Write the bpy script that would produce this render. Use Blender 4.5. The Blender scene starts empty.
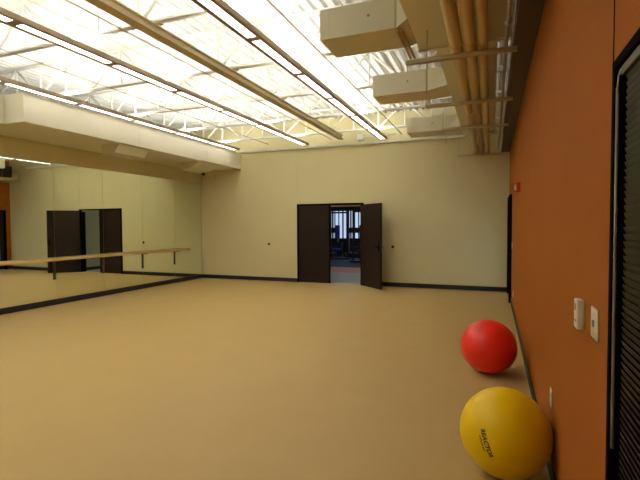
import bpy, bmesh, math, random
from mathutils import Vector, Matrix
random.seed(4)
C = bpy.context.scene.collection
S = bpy.context.scene

# ------------------------------------------------------------ camera, world, exposure
H = 1.55
yaw, pitch, roll = math.radians(21.3), math.radians(-1.92), math.radians(-0.24)
fw = Vector((-math.sin(yaw)*math.cos(pitch), math.cos(yaw)*math.cos(pitch), math.sin(pitch)))
rt = Vector((math.cos(yaw), math.sin(yaw), 0)); up = rt.cross(fw)
r2 = rt*math.cos(roll) + up*math.sin(roll); u2 = up*math.cos(roll) - rt*math.sin(roll)
cd = bpy.data.cameras.new('camera'); cam = bpy.data.objects.new('camera', cd); C.objects.link(cam)
cd.sensor_width = 36; cd.lens = 443*36/640; cd.clip_start = .05; cd.clip_end = 200
cam.matrix_world = Matrix(((r2.x, u2.x, -fw.x, 0), (r2.y, u2.y, -fw.y, 0), (r2.z, u2.z, -fw.z, H), (0, 0, 0, 1)))
S.camera = cam
w = bpy.data.worlds.new('world'); S.world = w; w.use_nodes = True
bg = w.node_tree.nodes['Background']; bg.inputs[0].default_value = (.62, .76, 1, 1); bg.inputs[1].default_value = .9
S.view_settings.view_transform = 'Standard'; S.view_settings.look = 'None'
S.view_settings.exposure = 0.0; S.view_settings.gamma = 1; S.view_settings.use_curve_mapping = False
UP_E = 47.0      # upward tubes of the pendant rows
DOWN_E = 5.0     # lenses under the pendant rows

# ------------------------------------------------------------ materials
def mat(name, col, rough=.6, metal=0, noise=0, nscale=8, bump=0, bscale=60, emit=0, spec=None, stretch=None, col2=None, coat=0):
    m = bpy.data.materials.new(name); m.use_nodes = True
    nt = m.node_tree; b = nt.nodes['Principled BSDF']
    b.inputs['Base Color'].default_value = (*col, 1); b.inputs['Roughness'].default_value = rough
    b.inputs['Metallic'].default_value = metal
    if spec is not None: b.inputs['Specular IOR Level'].default_value = spec
    if coat: b.inputs['Coat Weight'].default_value = coat
    tc = nt.nodes.new('ShaderNodeTexCoord'); mp = nt.nodes.new('ShaderNodeMapping')
    nt.links.new(tc.outputs['Object'], mp.inputs[0])
    if stretch: mp.inputs['Scale'].default_value = stretch
    if noise:
        n = nt.nodes.new('ShaderNodeTexNoise'); n.inputs['Scale'].default_value = nscale; n.inputs['Detail'].default_value = 4
        nt.links.new(mp.outputs[0], n.inputs['Vector'])
        mx = nt.nodes.new('ShaderNodeMix'); mx.data_type = 'RGBA'
        c2 = col2 or tuple(c*(1-noise) for c in col); c1 = col if col2 else tuple(min(1, c*(1+noise*.5)) for c in col)
        mx.inputs[6].default_value = (*c1, 1); mx.inputs[7].default_value = (*c2, 1)
        nt.links.new(n.outputs['Fac'], mx.inputs[0]); nt.links.new(mx.outputs[2], b.inputs['Base Color'])
    if bump:
        n = nt.nodes.new('ShaderNodeTexNoise'); n.inputs['Scale'].default_value = bscale; n.inputs['Detail'].default_value = 3
        nt.links.new(mp.outputs[0], n.inputs['Vector'])
        bp = nt.nodes.new('ShaderNodeBump'); bp.inputs['Strength'].default_value = bump; bp.inputs['Distance'].default_value = .01
        nt.links.new(n.outputs['Fac'], bp.inputs['Height']); nt.links.new(bp.outputs[0], b.inputs['Normal'])
    if emit:
        b.inputs['Emission Color'].default_value = (1, .98, .92, 1); b.inputs['Emission Strength'].default_value = emit
    return m
CREAM = (.73, .66, .38)
M = dict(
    cream=mat('cream wall paint', CREAM, .8, noise=.05, nscale=1.5, bump=.1, spec=.2),
    orange=mat('orange wall paint', (.36, .109, .014), .75, noise=.06, nscale=2, bump=.35, bscale=90, spec=.12),
    steel=mat('white painted steel', (.86, .85, .77), .5, noise=.04, nscale=5),
    deck=mat('white painted steel deck', (.88, .88, .85), .55, noise=.05, nscale=3),
    duct=mat('cream painted duct metal', (.80, .76, .58), .5, noise=.05, nscale=3),
    unit=mat('cream painted sheet metal', (.76, .73, .54), .5, noise=.04, nscale=4),
    floor=mat('tan sheet floor', (.53, .365, .14), .45, noise=.07, nscale=2.2, bump=.05, bscale=120, spec=.2),
    base=mat('black rubber base', (.012, .012, .016), .45),
    wood=mat('dark stained wood', (.028, .016, .011), .5, spec=.2, noise=.5, nscale=6, stretch=(12, 12, .7), col2=(.018, .010, .007)),
    frame=mat('black painted metal', (.007, .004, .003), .9, spec=.04),
    alu=mat('brushed metal', (.55, .54, .5), .35, metal=.9),
    rail=mat('brown grey lamp housing', (.36, .27, .17), .5),
    track=mat('tan painted steel track', (.60, .50, .29), .5),
    rod=mat('thin brown steel rod', (.60, .50, .37), .5),
    lens=mat('white lamp lens', (.9, .9, .85), .5, emit=DOWN_E),
    gfill=mat('gym fill lamp diffuser', (.9, .9, .9), .5, emit=14),  # glow of the added gym fill lamps
    tube=mat('lamp tube', (.9, .9, .85), .5, emit=UP_E),
    mirror=mat('mirror glass', (.90, .95, .84), .0, metal=1),
    maple=mat('varnished maple', (.78, .52, .22), .35, noise=.2, nscale=5, stretch=(10, .6, 10)),
    bracket=mat('dark bronze metal', (.10, .08, .05), .4, metal=.5),
    pipe=mat('tan painted pipe', (.66, .50, .25), .45, noise=.06, nscale=4),
    beam=mat('dark brown painted steel', (.075, .042, .022), .55, noise=.2, nscale=5),
    red=mat('red vinyl', (.95, .028, .016), .33, noise=.04, nscale=3, spec=.5),
    yellow=mat('yellow vinyl', (.95, .62, .004), .33, noise=.04, nscale=3, spec=.32),
    ink=mat('black ink', (.012, .01, .008), .5),
    plate=mat('ivory plastic', (.72, .66, .48), .4),
    white=mat('white plastic', (.75, .74, .68), .4),
    grey=mat('grey plastic', (.30, .30, .27), .4),
    fire=mat('red fire alarm plastic', (.5, .03, .015), .35),
    slat=mat('dark olive blind slat', (.034, .031, .017), .5, spec=.25),
    headrail=mat('dark olive metal', (.13, .12, .08), .5, spec=.2),
    wand=mat('grey plastic wand', (.30, .26, .22), .35),
    gfloor=mat('grey polished concrete', (.26, .27, .25), .35, noise=.1, nscale=3),
    gred=mat('terracotta rubber floor', (.50, .20, .13), .5, noise=.1, nscale=3),
    gblue=mat('dark blue carpet', (.05, .075, .16), .8, noise=.3, nscale=30),
    gwall=mat('olive cream paint', (.42, .40, .24), .7, noise=.05),
    gdark=mat('dark blue grey paint', (.02, .022, .03), .7, noise=.05),
    blue=mat('blue vinyl', (.03, .05, .45), .5),
    black=mat('black rubber', (.012, .012, .014), .5),
    blindmat=mat('white blind fabric', (.8, .82, .85), .7),
)
def glass(name, tint):
    m = bpy.data.materials.new(name); m.use_nodes = True; nt = m.node_tree
    b = nt.nodes['Principled BSDF']; b.inputs['Base Color'].default_value = (*tint, 1); b.inputs['Roughness'].default_value = 0
    b.inputs['Transmission Weight'].default_value = 1; b.inputs['IOR'].default_value = 1.02
    return m
M['glass'] = glass('window glass', (.95, .98, 1))

# ------------------------------------------------------------ mesh helpers
class MB:
    def __init__(s): s.b = bmesh.new()
    def box(s, x0, x1, y0, y1, z0, z1):
        x0, x1 = sorted((x0, x1)); y0, y1 = sorted((y0, y1)); z0, z1 = sorted((z0, z1))
        v = [s.b.verts.new(p) for p in ((x0,y0,z0),(x1,y0,z0),(x1,y1,z0),(x0,y1,z0),(x0,y0,z1),(x1,y0,z1),(x1,y1,z1),(x0,y1,z1))]
        for f in ((3,2,1,0),(4,5,6,7),(0,1,5,4),(1,2,6,5),(2,3,7,6),(3,0,4,7)): s.b.faces.new([v[i] for i in f])
        return s
    def hull(s, P):                                   # eight corners: bottom four ccw, top four ccw
        v = [s.b.verts.new(p) for p in P]
        for f in ((3,2,1,0),(4,5,6,7),(0,1,5,4),(1,2,6,5),(2,3,7,6),(3,0,4,7)): s.b.faces.new([v[i] for i in f])
        return s
    def cyl(s, p, q, r, n=12, r_end=None, caps=True):
        p, q = Vector(p), Vector(q); d = (q-p).normalized()
        a = d.cross(Vector((0, 0, 1)) if abs(d.z) < .9 else Vector((1, 0, 0))).normalized(); c = d.cross(a)
        re = r if r_end is None else r_end
        A, B = [], []
        for i in range(n):
            t = 2*math.pi*i/n; o = a*math.cos(t) + c*math.sin(t)
            A.append(s.b.verts.new(p+o*r)); B.append(s.b.verts.new(q+o*re))
        for i in range(n): f = s.b.faces.new((A[i], A[(i+1) % n], B[(i+1) % n], B[i])); f.smooth = True
        if caps: s.b.faces.new(A[::-1]); s.b.faces.new(B)
        return s
    def path(s, pts, r, n=12):
        for i in range(len(pts)-1): s.cyl(pts[i], pts[i+1], r, n)
        for p in pts[1:-1]: s.ball(p, r, 10, 6)
        return s
    def ball(s, c, r, u=16, v=10, sc=(1, 1, 1)):
        mtx = Matrix.Translation(c) @ Matrix.Diagonal((*sc, 1))
        g = bmesh.ops.create_uvsphere(s.b, u_segments=u, v_segments=v, radius=r, matrix=mtx)
        for vv in g['verts']:
            for f in vv.link_faces: f.smooth = True
        return s
    def prism(s, poly, y0, y1):                       # polygon in (x,z) pulled along y
        A = [s.b.verts.new((x, y0, z)) for x, z in poly]; B = [s.b.verts.new((x, y1, z)) for x, z in poly]; n = len(poly)
        s.b.faces.new(A); s.b.faces.new(B[::-1])
        for i in range(n): s.b.faces.new((A[(i+1) % n], A[i], B[i], B[(i+1) % n]))
        return s
    def go(s, name, m, parent=None, bevel=0, seg=2, loc=None):
        bmesh.ops.recalc_face_normals(s.b, faces=s.b.faces)
        me = bpy.data.meshes.new(name); s.b.to_mesh(me); s.b.free(); me.materials.append(M[m])
        o = bpy.data.objects.new(name, me); C.objects.link(o)
        if parent: o.parent = parent
        if loc: o.location = loc
        if bevel:
            bv = o.modifiers.new('bevel', 'BEVEL'); bv.width = bevel; bv.segments = seg; bv.limit_method = 'ANGLE'
        return o
def tag(o, label, cat, group=None):
    o['label'] = label; o['category'] = cat
    if group: o['group'] = group
    return o
def thing(name, label, cat, loc=(0, 0, 0), rz=0, group=None):
    o = bpy.data.objects.new(name, None); C.objects.link(o); o.location = loc; o.rotation_euler = (0, 0, rz)
    o.empty_display_size = .1
    return tag(o, label, cat, group)
def struct(o): o['kind'] = 'structure'; return o
def copy_tree(o, parent=None):
    c = o.copy(); C.objects.link(c); c.parent = parent
    for ch in list(o.children): copy_tree(ch, c)
    return c

# ------------------------------------------------------------ room shell
XU = -10.2
XL, XR, D, Y0, ZT = -8.055, .35, 11.0, -2.6, 4.33
struct(MB().box(XL-.2, XR+.2, Y0-.2, D+.2, -.1, 0).go('floor', 'floor'))
# back wall with the double door opening
DX0, DX1, DZ = -4.95, -3.08, 2.12
m = MB(); m.box(XU-.2, DX0, D, D+.2, 0, 4.6); m.box(DX1, XR+.2, D, D+.2, 0, 4.6); m.box(DX0, DX1, D, D+.2, DZ, 4.6)
wb = struct(m.go('wall_back', 'cream'))
# orange right wall with a window opening and a far door opening
WY0, WY1, WZ0, WZ1 = -.75, 1.65, .25, 2.055
EY0, EY1 = 9.45, 10.82
m = MB(); m.box(XR, XR+.2, Y0, WY0, 0, 4.6); m.box(XR, XR+.2, WY0, WY1, 0, WZ0); m.box(XR, XR+.2, WY0, WY1, WZ1, 4.6)
m.box(XR, XR+.2, WY1, EY0, 0, 4.6); m.box(XR, XR+.2, EY0, EY1, 2.14, 4.6); m.box(XR, XR+.2, EY1, D, 0, 4.6)
struct(m.go('wall_right', 'orange'))
m = MB(); m.box(XU-.2, XL, Y0, D, 0, 3.62); struct(m.go('wall_left', 'cream')); struct(MB().box(XU-.2, XU, Y0, D, 3.62, 4.6).go('wall_left_upper', 'cream'))
struct(MB().box(XU-.2, XR+.2, Y0-.2, Y0, 0, 4.6).go('wall_front', 'cream'))
# ribbed steel roof deck, ribs along the room
m = MB(); x = XU-.1; pts = []
while x < XR+.1:
    pts += [(x, ZT), (x+.035, ZT), (x+.055, ZT+.05), (x+.13, ZT+.05)]; x += .1524
pts.append((x, ZT))
for i in range(len(pts)-1):
    (a, b), (c, d) = pts[i], pts[i+1]
    v = [m.b.verts.new(p) for p in ((a, Y0, b), (c, Y0, d), (c, D, d), (a, D, b))]; m.b.faces.new(v)
v = [m.b.verts.new(p) for p in ((XU-.2, Y0-.2, ZT+.08), (XR+.2, Y0-.2, ZT+.08), (XR+.2, D+.2, ZT+.08), (XU-.2, D+.2, ZT+.08))]; m.b.faces.new(v)
struct(m.go('ceiling', 'deck'))
# vertical control joints in the walls
for n, (x0, z0, z1) in enumerate(((-4.965, DZ+.02, 3.6), (-3.07, DZ+.02, 3.6)), 1):
    m = MB(); m.box(x0-.009, x0+.003, D-.004, D+.001, z0, z1); struct(m.go('trim_%d' % n, 'cream'))
struct(MB().box(XR-.002, XR+.001, 1.645, 1.651, 2.056, 4.3).go('trim_3', 'frame'))
# baseboards
m = MB(); m.box(XL, DX0-.0, D-.014, D, 0, .105); m.box(DX1, XR, D-.014, D, 0, .105); struct(m.go('baseboard_back', 'base', bevel=.003))
struct(MB().box(XL, XL+.022, Y0, D-.014, 0, .11).go('baseboard_left', 'base', bevel=.003))
m = MB(); m.box(XR-.012, XR, Y0, EY0, 0, .10); m.box(XR-.012, XR, EY1, D-.014, 0, .10); struct(m.go('baseboard_right', 'base', bevel=.003))

# ------------------------------------------------------------ double door in the back wall
dr = bpy.data.objects.new('door_1', None); C.objects.link(dr); dr.location = (-4.0, D, 0); struct(dr)
def P(mb, name, mt, parent, bevel=0):                 # world-space mesh under an Empty
    o = mb.go(name, mt, parent, bevel); o.location = o.location - (parent.matrix_basis.translation if parent else Vector()); return o
def at(parent, mb, name, mt, bevel=0, seg=2):
    o = mb.go(name, mt, None, bevel, seg); o.parent = parent
    o.matrix_parent_inverse = parent.matrix_basis.inverted(); return o
m = MB(); m.box(DX0, DX0+.05, D-.025, D+.2, 0, DZ); m.box(DX1-.05, DX1, D-.025, D+.2, 0, DZ); m.box(DX0, DX1, D-.025, D+.2, DZ-.045, DZ)
at(dr, m, 'door_frame', 'frame', .004)
lf = at(dr, MB().box(DX0+.055, -4.03, D-.02, D+.025, .01, DZ-.05), 'door_leaf', 'wood', .003)
at(dr, MB().box(-4.03, -4.0, D-.026, D+.03, .01, DZ-.05), 'door_astragal', 'frame', .003)
at(dr, MB().box(-4.0, -3.14, D+.05, D+.11, DZ-.085, DZ-.047), 'door_closer', 'plate', .004)
def leaf_local(parent, w_, hx, hy, ang):
    m = MB().box(0, w_, -.022, .022, .01, DZ-.05); o = m.go('door_leaf', 'wood', parent, .003); o.location = (hx, hy, 0); o.rotation_euler = (0, 0, ang)
    k = MB(); k.cyl((w_-.06, -.03, 1.02), (w_-.06, -.075, 1.02), .012); k.cyl((w_-.06, -.075, 1.02), (w_-.19, -.075, 1.02), .011)
    k.box(w_-.09, w_-.03, -.03, -.02, .93, 1.12)
    k.cyl((w_-.06, .03, 1.02), (w_-.06, .075, 1.02), .012); k.cyl((w_-.06, .075, 1.02), (w_-.19, .075, 1.02), .011)
    k.box(w_-.09, w_-.03, .02, .03, .93, 1.12); k.go('handle', 'frame', o, .002)
    e = MB(); e.box(w_-.001, w_+.004, -.014, .014, .92, 1.12); e.go('latch_plate', 'bracket', o)
    for z in (.25, 1.05, 1.85):
        h = MB(); h.cyl((0, .028, z-.05), (0, .028, z+.05), .01); h.go('hinge', 'bracket', o)
    return o
leaf_local(dr, .95, DX1-.06+4.0, -.045, math.radians(-44))
# small black wall bumpers beside the door
for x, z, l in ((-5.82, 1.03, 'small black round wall bumper left of the double door'), (-2.33, 1.0, 'small black round wall bumper right of the open door leaf')):
    t = thing('wall_bumper', l, 'door stop', (x, D, z), 0, 'wall bumpers')
    m = MB(); m.cyl((0, 0, 0), (0, -.02, 0), .034, 16); m.go('mount', 'frame', t, .002)
    m = MB(); m.ball((0, -.022, 0), .026, 14, 8, (1, .9, 1)); m.go('bumper', 'black', t)

# ------------------------------------------------------------ far door in the orange wall
ed = bpy.data.objects.new('door_2', None); C.objects.link(ed); ed.location = (XR, 10.1, 0); struct(ed)
m = MB(); m.box(XR-.045, XR+.2, EY0, EY0+.06, 0, 2.14); m.box(XR-.045, XR+.2, EY1-.06, EY1, 0, 2.14); m.box(XR-.045, XR+.2, EY0, EY1, 2.08, 2.14)
at(ed, m, 'door_frame', 'frame', .004)
m = MB(); a, b = EY0+.065, EY1-.065
m.box(XR+.02, XR+.06, a, a+.13, .01, 2.07); m.box(XR+.02, XR+.06, b-.13, b, .01, 2.07)
m.box(XR+.02, XR+.06, a+.13, b-.13, .01, .27); m.box(XR+.02, XR+.06, a+.13, b-.13, 1.36, 2.07)
lf = at(ed, m, 'door_leaf', 'wood', .003)
at(lf, MB().box(XR+.035, XR+.041, a+.13, b-.13, .27, 1.36), 'pane', 'glass')
m = MB(); m.cyl((XR+.02, a+.06, 1.0), (XR-.03, a+.06, 1.0), .012); m.cyl((XR-.03, a+.06, 1.0), (XR-.03, a+.17, 1.0), .01); m.box(XR+.012, XR+.02, a+.03, a+.09, .92, 1.1)
at(lf, m, 'handle', 'alu')

# ------------------------------------------------------------ window with dark blind, near right
wn = bpy.data.objects.new('window_1', None); C.objects.link(wn); wn.location = (XR, .5, WZ0); struct(wn)
m = MB(); fx0, fx1 = XR-.004, XR+.2
m.box(fx0, fx1, WY0, WY0+.03, WZ0, WZ1); m.box(fx0, fx1, WY1-.03, WY1, WZ0, WZ1); m.box(fx0, fx1, WY0, WY1, WZ1-.03, WZ1); m.box(fx0, fx1, WY0, WY1, WZ0, WZ0+.03)
at(wn, m, 'window_frame', 'frame', .003)
at(wn, MB().box(XR+.15, XR+.156, WY0+.045, WY1-.045, WZ0+.045, WZ1-.045), 'window_pane', 'black')  # opaque black sheet: outside darkness put into the colour, blocks sky behind blind
bl = thing('venetian_blind', 'dark closed horizontal blind filling the black framed window', 'blind', (XR+.06, .45, WZ1-.1))
m = MB(); z = WZ1-.075
while z > WZ0+.08:                                   # closed, tilted slats
    for c in range(4):
        a0, a1 = -.5+c/4, -.5+(c+1)/4
        def q(t): return (XR+.022+.005*t*2-.002*(1-4*t*t), z-.0125*t*2)
        (xa, za), (xb, zb) = q(a0), q(a1)
        v = [m.b.verts.new(p) for p in ((xa, WY0+.06, za), (xa, WY1-.075, za), (xb, WY1-.075, zb), (xb, WY0+.06, zb))]; m.b.faces.new(v)
    z -= .0215
sl = at(bl, m, 'slats', 'slat'); so = sl.modifiers.new('thick', 'SOLIDIFY'); so.thickness = .0006
at(bl, MB().box(XR+.005, XR+.04, WY0+.05, WY1-.065, WZ1-.06, WZ1-.033), 'headrail', 'headrail', .003)
for y in (-.4, .4, 1.2):
    at(bl, MB().box(XR+.012, XR+.013, y-.003, y+.003, WZ0+.1, WZ1-.06), 'ladder_cord', 'slat')
wd = at(bl, MB().cyl((XR-.008, 1.560, 1.955), (XR-.008, 1.552, .87), .0042, 10), 'tilt_wand', 'wand')
at(wd, MB().path([(XR+.005, 1.545, 2.008), (XR-.004, 1.545, 2.002), (XR-.008, 1.55, 1.985), (XR-.008, 1.560, 1.955)], .0025, 8), 'hook', 'alu')

# ------------------------------------------------------------ small wall fittings
t = thing('light_switch', 'ivory wall switch plate beside the black window frame', 'light switch', (XR, 1.845, 1.19))
m = MB(); m.box(-.006, 0, -.055, .055, -.058, .058); m.go('plate', 'plate', t, .003)
m = MB(); m.box(-.012, -.005, -.006, .006, -.012, .012); m.go('toggle', 'grey', t, .001)
for z in (-.035, .035): MB().cyl((-.0075, 0, z), (-.005, 0, z), .003, 8).go('screw', 'alu', t)
t = thing('thermostat', 'tall white thermostat box on the orange wall left of the switch plate', 'thermostat', (XR, 2.085, 1.18))
m = MB(); m.box(-.028, 0, -.036, .036, -.06, .06); m.go('housing', 'white', t, .005)
m = MB(); m.box(-.0295, -.027, -.012, .022, .015, .042); m.go('display', 'grey', t)
m = MB(); m.box(-.0305, -.027, -.02, .01, -.03, -.022); m.go('slider', 'grey', t)
def outlet(x, y, z, rz, l, sc=1, mt='plate'):
    t = thing('wall_outlet', l, 'outlet', (x, y, z), rz)
    m = MB(); m.box(-.036*sc, .036*sc, -.006, 0, -.058*sc, .058*sc); m.go('plate', mt, t, .003)
    for zz in (-.022, .022):
        m = MB(); m.cyl((0, -.006, zz), (0, -.009, zz), .015, 16); m.go('socket', 'white', t)
    return t
outlet(XR, 3.06, .47, math.radians(-90), 'ivory wall outlet low on the orange wall behind the yellow ball')
outlet(XR, 8.55, .16+.15, math.radians(-90), 'ivory wall outlet low on the orange wall near the far end door')
outlet(-6.86, D, .41, 0, 'cream wall outlet low on the back wall left of the double door', mt='cream')
outlet(-1.38, D, .41, 0, 'cream wall outlet low on the back wall right of the double door', mt='cream')
t = thing('wall_switch', 'small white switch plate on the orange wall by the far door frame', 'light switch', (XR, 9.2, 1.14))
m = MB(); m.box(-.006, 0, -.036, .036, -.06, .06); m.go('plate', 'white', t, .002)
m = MB(); m.box(-.012, -.005, -.006, .006, -.012, .012); m.go('toggle', 'white', t)
t = thing('fire_alarm', 'red fire alarm strobe high on the orange wall before the far door', 'fire alarm', (XR, 6.75, 2.06))
m = MB(); m.box(-.05, 0, -.06, .06, -.07, .07); m.go('housing', 'fire', t, .006)
m = MB(); m.box(-.075, -.045, -.025, .03, -.035, .045); m.go('strobe_lens', 'white', t, .006)
m = MB()
for k in range(4): m.box(-.052, -.049, -.04, .04, -.06+k*.006, -.057+k*.006)
m.go('speaker_grille', 'black', t)
t = thing('emergency_light', 'small pale emergency light with dark lamp head in upper left back corner', 'emergency light', (-7.66, D, 2.98))
m = MB(); m.box(-.12, .12, -.07, 0, -.10, .10); m.go('housing', 'unit', t, .008)
for s in (-1, 1):
    m = MB(); m.cyl((s*.07, -.03, .09), (s*.07, -.03, .12), .01); m.ball((s*.07, -.04, .115), .035, 14, 8); m.go('lamp_head', 'unit', t)
m = MB(); m.cyl((-.3, 0, .09), (-.3, -.05, .09), .04, 14); m.go('sensor', 'black', t, .004)

# ------------------------------------------------------------ mirrors on the left wall with ballet barre
seam = [9.77-1.18*k for k in range(-1, 9)]            # panel joints, from the corner forward
pn = ['mirror panel in the back left corner', 'second mirror panel from the back left corner', 'third mirror panel from the back left corner', 'fourth mirror panel from the back left corner', 'fifth mirror panel from the back left corner',
      'sixth mirror panel from the back left corner', 'seventh mirror panel from the back left corner', 'eighth mirror panel from the back left corner', 'ninth mirror panel from the back left corner']
MZ = 2.79
for k in range(9):
    y1 = min(seam[k], D-.015); y0 = seam[k+1]
    if k < 5 or True:
        o = MB().box(XL+.002, XL+.012, y0+.0025, y1-.0025, .112, MZ).go('mirror_panel', 'mirror')
        tag(o, 'tall wall ' + pn[k], 'mirror', 'wall mirrors')
t = thing('ballet_barre', 'long maple ballet barre on dark brackets across the mirrored wall', 'ballet barre', (XL+.02, 5, .9))
bx = XL+.16
m = MB(); m.cyl((bx, -1.5, .90), (bx, 10.2, .90), .028, 16); at(t, m, 'rail', 'maple')
for y in [9.75-1.18*k for k in range(10)]:
    m = MB(); m.box(XL+.013, XL+.022, y-.028, y+.028, .50, .88)
    m.box(XL+.02, bx+.008, y-.006, y+.006, .855, .877); m.cyl((bx, y, .86), (bx, y, .885), .012, 10)
    bk = at(t, m, 'bracket', 'bracket', .002)

t = thing('steel_post', 'white square steel post standing above the cream duct', 'post', (-8.35, 8.88, 3.62))
m = MB(); m.box(-.06, .06, -.06, .06, 0, ZT-3.62-.002); m.go('shaft', 'steel', t)
m = MB(); m.box(-.09, .09, -.09, .09, 0, .015); m.go('base_plate', 'steel', t)
# ------------------------------------------------------------ big duct above the mirrors
FX = -6.69
t = thing('supply_duct', 'long cream box duct running above the mirrored wall', 'duct', (FX, 8, 3.15))
at(t, MB().box(XL+.001, FX, 4.72, D-.001, 3.15, 3.60), 'duct_body', 'duct', .006)
for y in (7.1, 9.4): at(t, MB().box(FX-.002, FX+.003, y-.006, y+.006, 3.15, 3.60), 'duct_seam', 'duct')
o = MB().box(XL+.001, -7.12, Y0+.3, 4.715, 3.15, 3.60)
t2 = thing('narrow_duct', 'narrow cream duct section at far left before the wide duct', 'duct', (-7.3, 3, 3.15))
at(t2, o, 'duct_body', 'duct', .006)
at(t2, MB().box(-7.13, -7.09, 4.60, 4.64, 3.13, 3.62), 'flange', 'duct')
for yy, xl, l in ((6.66, -7.2, 'cream wedge shaped outlet under the wide duct, nearer one'), (9.25, -7.38, 'cream wedge shaped outlet under the wide duct, near the back wall')):
    m = MB(); m.hull([(xl, yy, 2.97), (xl+.30, yy, 2.99), (xl+.30, yy+.8, 2.99), (xl, yy+.8, 2.97), (xl, yy, 3.149), (-6.78, yy, 3.149), (-6.78, yy+.8, 3.149), (xl, yy+.8, 3.149)])
    t = thing('duct_outlet', l, 'air outlet', (xl, yy, 2.97)); at(t, m, 'hood', 'unit', .004)
    at(t, MB().box(xl-.012, xl+.012, yy-.006, yy+.806, 2.96, 3.149), 'rim', 'unit')

# ------------------------------------------------------------ roof joists
ZB = 3.75
JY = [10.03, 8.50, 6.97, 5.44, 3.91, 2.38, .85, -.68, -2.2]
def web_nodes():
    x = -4.86 - 1.2*4; out = []
    while x < XR: out.append(x); x += 1.2
    return out
names = ['nearest the back wall', 'second from the back wall', 'third from the back wall', 'fourth from the back wall', 'fifth from the back wall', 'sixth from the back wall', 'seventh from the back wall', 'eighth from the back wall', 'ninth from the back wall']
jt = thing('roof_joist', 'white open web roof joist, ' + names[0], 'roof joist', (XU, JY[0], ZB), 0, 'roof joists')
W_ = XR-XU
def chord(zc, s):
    m = MB()
    for sy in (-1, 1):
        m.box(0, W_, sy*.008, sy*.042, zc, zc+s*.006); m.box(0, W_, sy*.008, sy*.014, zc, zc+s*.042)
    return m
chord(0, 1).go('bottom_chord', 'steel', jt); chord(ZT-ZB-.002, -1).go('top_chord', 'steel', jt)
zt_, zb_ = ZT-ZB-.03, .02
for x in web_nodes():
    x -= XU
    for s in (-1, 1):
        if 0 < x+s*.6 < W_: MB().cyl((x, 0, zb_), (x+s*.6, 0, zt_), .019, 8).go('diagonal', 'steel', jt)
    if 0 < x < W_: MB().cyl((x, 0, zb_), (x, 0, zt_), .016, 8).go('vertical', 'steel', jt)
    if 0 < x+.6 < W_: MB().cyl((x+.6, 0, zb_), (x+.6, 0, zt_), .016, 8).go('vertical', 'steel', jt)
for k in range(1, 9):
    o = copy_tree(jt); o.location.y = JY[k]; o['label'] = 'white open web roof joist, ' + names[k]
# bridging rods along the room
for x, z, l in ((-2.05, ZB-.02, 'thin bridging rod right of the nearest lamp row'), (-3.85, ZB-.02, 'thin bridging rod left of the tan track'), (-5.65, ZB-.02, 'thin bridging rod between the middle and left lamp rows'),
                (-3.2, ZT-.075, 'thin high bridging rod right of the tan track'), (-5.2, ZT-.075, 'thin high bridging rod left of the middle lamp row'), (-1.75, ZT-.075, 'thin high bridging rod left of the box units')):
    tag(MB().cyl((x, Y0, z), (x, D-.3, z), .009, 8).go('bridging_rod', 'rod'), l, 'rod')
# tan track under the joists
t = thing('ceiling_track', 'tan steel track under the joists between two lamp rows', 'track', (-3.45, 4, 3.64))
m = MB(); m.box(-3.515, -3.385, Y0+.1, 10.3, 3.625, 3.64); m.box(-3.46, -3.44, Y0+.1, 10.3, 3.64, 3.72); m.box(-3.505, -3.395, Y0+.1, 10.3, 3.715, 3.728)
at(t, m, 'beam', 'track')
for y in JY[:8]:
    at(t, MB().box(-3.56, -3.34, y-.03, y+.03, 3.729, 3.742), 'clamp', 'track')
tag(MB().box(-6.68, -.62, D-.06, D-.001, 3.60, 3.645).go('wall_angle', 'steel'), 'long white steel angle running across the top of the back wall', 'angle')
t = thing('junction_box', 'small white box on the upper back wall between lamp rows', 'junction box', (-3.15, D, 3.78))
m = MB(); m.box(-.08, .08, -.09, 0, -.07, .07); m.go('housing', 'steel', t, .004)
m = MB(); m.cyl((.08, -.04, 0), (.9, -.04, .02), .012, 8); m.go('conduit', 'steel', t)

# ------------------------------------------------------------ pendant lamp rows
def lamp_row(x, yend, label, n=10, L=1.235):
    z0, hw = 3.60, .104
    ys = yend - n*L
    t = thing('pendant_lamp_row', label, 'ceiling lamp', (x, yend, z0), 0, 'pendant lamp rows')
    m = MB()
    for s in (-1, 1):
        m.box(x+s*hw, x+s*(hw-.048), ys, yend, z0, z0+.012); m.box(x+s*hw, x+s*(hw-.008), ys, yend, z0+.012, z0+.055)
    at(t, m, 'housing', 'rail')
    at(t, MB().box(x-hw+.009, x+hw-.009, ys, yend, z0+.022, z0+.03), 'reflector', 'white')
    m = MB(); m.box(x-hw, x+hw, yend+.001, yend+.02, z0, z0+.055); at(t, m, 'end_cap', 'rail')
    for k in range(n):
        a, b = yend-k*L-.045, yend-(k+1)*L+.045
        at(t, MB().box(x-hw+.049, x+hw-.049, b, a, z0+.006, z0+.02), 'lens', 'lens')
        if k: at(t, MB().box(x-hw+.0485, x+hw-.0485, yend-k*L-.044, yend-k*L+.044, z0+.001, z0+.021), 'divider', 'rail')
        for s in (-1, 1):
            at(t, MB().cyl((x+s*.04, b, z0+.044), (x+s*.04, a, z0+.044), .013, 8), 'tube', 'tube')
    for y in JY:
        if y < yend: at(t, MB().cyl((x, y, z0+.03), (x, y, ZB-.006), .004, 6), 'hanger', 'rod')
    return t
lamp_row(-2.47, 10.53, 'long white pendant lamp row nearest the box units')
lamp_row(-4.52, 10.53, 'long white pendant lamp row in the middle, left of the tan track')
lamp_row(-6.54, 10.50, 'long white pendant lamp row along the cream duct')

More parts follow.
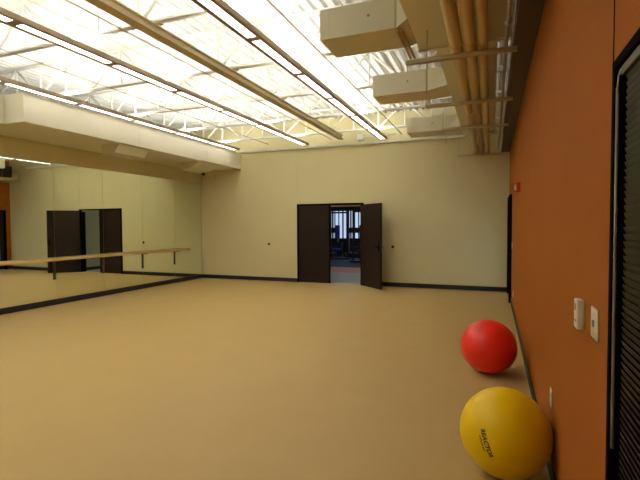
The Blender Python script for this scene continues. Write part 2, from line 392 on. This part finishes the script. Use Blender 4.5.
# ------------------------------------------------------------ box units and main duct on the right
def unit(y, dy, label, xe=-.585):
    t = thing('air_unit', label, 'air unit', (-1.63, y, 3.4), 0, 'box air units')
    at(t, MB().box(-1.63, -.86, y, y+dy, 3.40, 3.70), 'casing', 'unit', .004)
    m = MB(); m.hull([(-.86, y, 3.40), (xe, y-.10, 3.42), (xe, y+dy, 3.42), (-.86, y+dy, 3.40), (-.86, y, 3.70), (xe-.05, y-.04, 3.68), (xe-.05, y+dy, 3.68), (-.86, y+dy, 3.70)])
    at(t, m, 'transition', 'unit', .004)
    at(t, MB().box(-1.545, -1.537, y-.004, y, 3.40, 3.70), 'panel_seam', 'unit')
    at(t, MB().box(-.868, -.852, y-.006, y+.001, 3.395, 3.705), 'flange', 'unit')
    at(t, MB().cyl((-1.13, y, 3.56), (-1.13, y-.006, 3.56), .014, 12), 'knob', 'grey')
    at(t, MB().cyl((-.87, y-.012, 3.12 if y > 5 else 3.3), (-.87, y-.012, ZT), .005, 6), 'hanger', 'track')
unit(4.20, .50, 'nearest and largest looking cream box unit hung under the joists', -.745)
unit(6.30, .48, 'middle cream box unit hung under the joists')
unit(9.03, .52, 'farthest cream box unit close to the back wall')
t = thing('return_duct', 'wide tan duct overhead behind the three pipes', 'duct', (-.3, 5, 3.4))
at(t, MB().box(-.74, .16, Y0+.2, 4.88, 3.41, 3.69), 'wide_section', 'duct', .004)
at(t, MB().box(-.58, .03, 4.885, 9.75, 3.415, 3.69), 'narrow_section', 'duct', .004)
m = MB(); m.box(-.76, .162, 4.84, 4.885, 3.395, 3.70); at(t, m, 'flange', 'duct')
# stack of ribbed flexible conduits beside the nearest unit
t = thing('flexible_conduit', 'pair of ribbed tan flexible conduits right of the nearest box unit', 'conduit', (-.78, 4.6, 3.4))
for dx in (0, .04):
    m = MB(); y = 4.22
    while y < 4.95:
        m.cyl((-.855+dx, y, 3.38), (-.855+dx, y+.018, 3.38), .015, 10); m.cyl((-.855+dx, y+.018, 3.38), (-.855+dx, y+.036, 3.38), .010, 10); y += .036
    at(t, m, 'sleeve', 'pipe')

# three pipes on trapeze struts
for x, r, yend, l in ((-.335, .055, 10.75, 'leftmost of the three tan overhead pipes'), (-.215, .052, 10.8, 'middle of the three tan overhead pipes'), (-.104, .043, 10.85, 'rightmost of the three tan overhead pipes, nearest the orange wall')):
    t = thing('overhead_pipe', l, 'pipe', (x, 5, 3.15), 0, 'three overhead pipes')
    z = 3.142+r
    def px(y): return x+.040-.062*(y+2.5)/13.2
    xe = px(yend); m = MB(); m.path([(px(-2.5), -2.5, z), (px(yend-.1), yend-.1, z), (xe, yend-.03, z+.07), (xe, yend-.03, 3.38)], r, 20)
    at(t, m, 'pipe_run', 'pipe')
    for y in (4.25, 6.9, 9.4, 1.0):
        at(t, MB().cyl((px(y), y-.03, z), (px(y), y+.03, z), r+.004, 20), 'coupling', 'pipe')
for y, a, b, l in ((4.38, -.80, .19, 'strut nearest the camera carrying the three pipes'), (6.07, -.85, .22, 'second pipe strut from the camera'), (7.62, -.80, .22, 'third pipe strut from the camera'),
                (10.62, -.75, .215, 'farthest pipe strut by the back wall'), (1.6, -.8, .2, 'pipe strut almost overhead of the camera')):
    t = thing('pipe_strut', 'tan steel ' + l, 'strut', (a, y, 3.1), 0, 'trapeze struts')
    m = MB(); m.box(a, b, y-.022, y-.018, 3.10, 3.14); m.box(a, b, y+.018, y+.022, 3.10, 3.14); m.box(a, b, y-.022, y+.022, 3.10, 3.104); m.box(a, b, y-.022, y-.010, 3.136, 3.14); m.box(a, b, y+.010, y+.022, 3.136, 3.14)
    at(t, m, 'channel', 'track')
    for x in ((-.6, .14) if y < 4.9 else (a+.02, b-.07)):
        at(t, MB().cyl((x, y, 3.06), (x, y, 3.409 if y < 4.9 else ZT), .004, 8), 'threaded_rod', 'track')
tag(MB().box(-.09, .07, 8.18, 8.22, 3.10, 3.14).go('short_strut', 'track'), 'short tan strut between the third and farthest pipe struts', 'strut')
t = thing('sprinkler_pipe', 'thin silvery pipe overhead between the pipes and orange wall', 'pipe', (.1, 4, 3.3))
m = MB(); m.cyl((.105, Y0+.1, 3.24), (.105, 10.7, 3.24), .016, 12); at(t, m, 'pipe_run', 'alu')
for y in (3.3, 4.1, 6.5): at(t, MB().cyl((.105, y-.03, 3.24), (.105, y+.03, 3.24), .026, 12), 'coupling', 'alu')
t = thing('edge_beam', 'dark brown beam running along the top of the orange wall', 'beam', (.27, 4, 3.2))
at(t, MB().box(.20, XR-.001, Y0+.02, D-.001, 3.20, 3.72), 'web', 'beam')
at(t, MB().box(.168, .20, Y0+.02, D-.001, 3.20, 3.215), 'flange', 'beam')
at(t, MB().cyl((.184, Y0+.1, 3.232), (.184, D-.1, 3.232), .015, 10), 'conduit', 'pipe')

# ------------------------------------------------------------ exercise balls
def ex_ball(name_label, c, R, mt, axis_rot):
    t = thing('exercise_ball', name_label, 'exercise ball', (c[0], c[1], 0))
    m = MB(); nu, nv = 96, 96
    rings = []
    for i in range(nv+1):
        th = math.pi*i/nv; rr = R
        if 6 < i < nv-6: rr = R - .0006*(1+math.cos(i*math.pi))      # moulded rings
        rings.append((rr*math.sin(th), rr*math.cos(th)))
    rot = Matrix.Rotation(axis_rot[0], 3, 'X') @ Matrix.Rotation(axis_rot[1], 3, 'Y')
    V = []
    for i, (a, b) in enumerate(rings):
        if i in (0, nv): V.append([m.b.verts.new(rot @ Vector((0, 0, b)))])
        else: V.append([m.b.verts.new(rot @ Vector((a*math.cos(2*math.pi*j/nu), a*math.sin(2*math.pi*j/nu), b))) for j in range(nu)])
    for i in range(nv):
        for j in range(nu):
            k = (j+1) % nu
            if i == 0: f = m.b.faces.new((V[0][0], V[1][j], V[1][k]))
            elif i == nv-1: f = m.b.faces.new((V[i][j], V[nv][0], V[i][k]))
            else: f = m.b.faces.new((V[i][j], V[i+1][j], V[i+1][k], V[i][k]))
            f.smooth = True
    o = m.go('ball_body', mt, t); o.location = (0, 0, c[2])
    ax = rot @ Vector((0, 0, 1))
    pl = MB().cyl(ax*(R-.004), ax*(R+.003), .012, 14).go('plug', mt, t); pl.location = (0, 0, c[2])
    return t
RY = .266
yb = ex_ball('big yellow exercise ball with black lettering against the orange wall', (.080, 2.93, RY), RY, 'yellow', (math.radians(90), math.radians(70)))
ex_ball('plain red exercise ball behind the yellow one', (-.03, 4.92, .277), .277, 'red', (math.radians(70), math.radians(50)))
def ball_text(s, size, off, R, name):
    cu = bpy.data.curves.new(name, 'FONT'); cu.body = s; cu.size = size; cu.align_x = 'CENTER'; cu.resolution_u = 3; cu.shear = .25; cu.offset = size*.03
    to = bpy.data.objects.new(name, cu); C.objects.link(to); dg = bpy.context.evaluated_depsgraph_get()
    me = bpy.data.meshes.new_from_object(to.evaluated_get(dg)); bpy.data.objects.remove(to)
    n = Vector((-.4053, -.9103, .0842)).normalized()
    tu = Vector((.0477, -.0317, -.1329)); tu = (tu - n*tu.dot(n)).normalized(); tv = n.cross(tu)
    for v in me.vertices:
        p = n*R + tu*(v.co.x) + tv*(v.co.y+off); v.co = p.normalized()*(R+.0012)
    me.materials.append(M['ink'])
    o = bpy.data.objects.new(name, me); C.objects.link(o); o.parent = yb; o.location = (0, 0, RY); o['label'] = 'black printed lettering'
    return o
ball_text('REACTOR', .036, -.008, RY, 'lettering')
ball_text('EXERCISE BALL', .0135, -.028, RY, 'small_lettering')

# ------------------------------------------------------------ the gym seen through the open door
GY = 22.0; GX0, GX1 = -11.0, -2.75
struct(MB().box(GX0, GX1, D+.2, 13.77, -.1, 0).go('floor_concrete', 'gfloor'))
struct(MB().box(GX0, GX1, 13.77, 15.48, -.1, .0).go('floor_rubber', 'gred'))
struct(MB().box(GX0, GX1, 15.48, GY+.2, -.1, .0).go('floor_carpet', 'gblue'))
struct(MB().box(GX1, GX1+.2, D+.2, GY+.2, 0, 3.4).go('wall_gym_right', 'gwall'))
struct(MB().box(GX1-.012, GX1, D+.2, GY, 0, .1).go('baseboard_gym', 'base'))
struct(MB().box(GX0-.2, GX0, D+.2, GY+.2, 0, 3.4).go('wall_gym_left', 'gwall'))
struct(MB().box(GX0-.2, GX1+.2, D+.2, GY+.2, 3.4, 3.5).go('ceiling_gym', 'gwall'))
m = MB(); m.box(GX0, GX1, GY, GY+.2, 0, .8); m.box(GX0, GX1, GY, GY+.2, 2.35, 3.4); m.box(GX0, -9.6, GY, GY+.2, .8, 2.35); m.box(-4.4, GX1, GY, GY+.2, .8, 2.35)
struct(m.go('wall_gym_back', 'gdark'))
wn2 = bpy.data.objects.new('window_2', None); C.objects.link(wn2); wn2.location = (-7, GY, .8); struct(wn2)
m = MB(); m.box(-9.6, -4.4, GY, GY+.1, .8, .86); m.box(-9.6, -4.4, GY, GY+.1, 2.29, 2.35); x = -9.6
while x < -4.3: m.box(x-.03, x+.03, GY, GY+.1, .8, 2.35); x += .8667
at(wn2, m, 'window_frame', 'frame'); at(wn2, MB().box(-9.6, -4.4, GY+.12, GY+.126, .8, 2.35), 'window_pane', 'glass')
x = -9.45; t = thing('vertical_blind', 'vertical pale blind strips on the gym window through the doorway', 'blind', (-7, GY-.1, 2.3))
at(t, MB().box(-9.6, -4.4, GY-.12, GY-.0, 2.28, 2.35), 'headrail', 'gdark')
while x < -4.5:
    at(t, MB().box(x, x+random.choice((.06, .08, .13)), GY-.09, GY-.08, .86, 2.28), 'blind_strip', 'gdark'); x += .215
# fill lamps added out of view to brighten the gym
for y in (13.2, 18.5):
    t = thing('gym_fill_lamp', 'flat unseen fill lamp added over the gym %s' % ('doorway' if y < 14 else 'machines'), 'ceiling lamp', (-5, y, 3.35))
    m = MB(); m.box(-.6, .6, -.3, .3, 0, .05); m.go('frame', 'white', t); m = MB(); m.box(-.55, .55, -.25, .25, -.006, 0); m.go('diffuser', 'gfill', t)
def treadmill(x, y, rz, l):
    t = thing('treadmill', l, 'treadmill', (x, y, 0), rz, 'gym machines')
    m = MB(); m.box(-.38, .38, -.9, .9, .0, .2); m.box(-.25, .25, -.88, .6, .2, .215); m.go('deck', 'black', t, .02)
    for s in (-1, 1):
        m = MB(); m.cyl((s*.34, .6, .18), (s*.34, .8, 1.25), .035, 10); m.cyl((s*.34, .78, 1.1), (s*.34, .2, 1.05), .025, 10); m.go('upright', 'grey', t)
    m = MB(); m.box(-.38, .38, .7, .82, 1.15, 1.42); m.go('console', 'black', t, .03)
    m = MB(); m.box(-.3, .3, .55, .9, .2, .45); m.go('motor_cover', 'black', t, .04)
    return t
treadmill(-7.6, 20.7, math.radians(10), 'black treadmill at left in the gym beyond the doorway')
treadmill(-6.35, 20.9, math.radians(10), 'black treadmill in the middle of the gym beyond the doorway')
treadmill(-5.15, 20.6, math.radians(10), 'black treadmill at right in the gym beyond the doorway')
def tower(x, y, l, pad):
    t = thing('weight_machine', l, 'weight machine', (x, y, 0), 0, 'gym machines')
    m = MB(); m.box(-.5, .5, -.3, .3, 0, .06)
    for s in (-.42, .42): m.box(s-.035, s+.035, -.04, .04, .06, 2.15)
    m.box(-.45, .45, -.04, .04, 2.08, 2.15); m.go('frame', 'black', t, .006)
    m = MB()
    for k in range(12): m.box(-.16, .16, -.08, .08, .12+k*.055, .17+k*.055)
    m.go('weight_stack', 'gdark', t)
    m = MB(); m.cyl((0, 0, .8), (0, 0, 2.08), .01, 8); m.go('cable', 'alu', t)
    m = MB(); m.box(-.10, .10, -.22, -.14, .95, 1.55); m.go('back_pad', pad, t, .03)
    m = MB(); m.box(-.17, .17, -.6, -.2, .42, .5); m.cyl((0, -.4, .06), (0, -.4, .42), .03); m.go('seat', pad, t, .02)
    return t
tower(-6.55, 19.2, 'weight machine with blue pad seen through the doorway', 'blue')
tower(-5.05, 17.9, 'black weight machine at right edge of the doorway view', 'black')
tower(-7.55, 18.7, 'black weight machine at left edge of the doorway view', 'black')
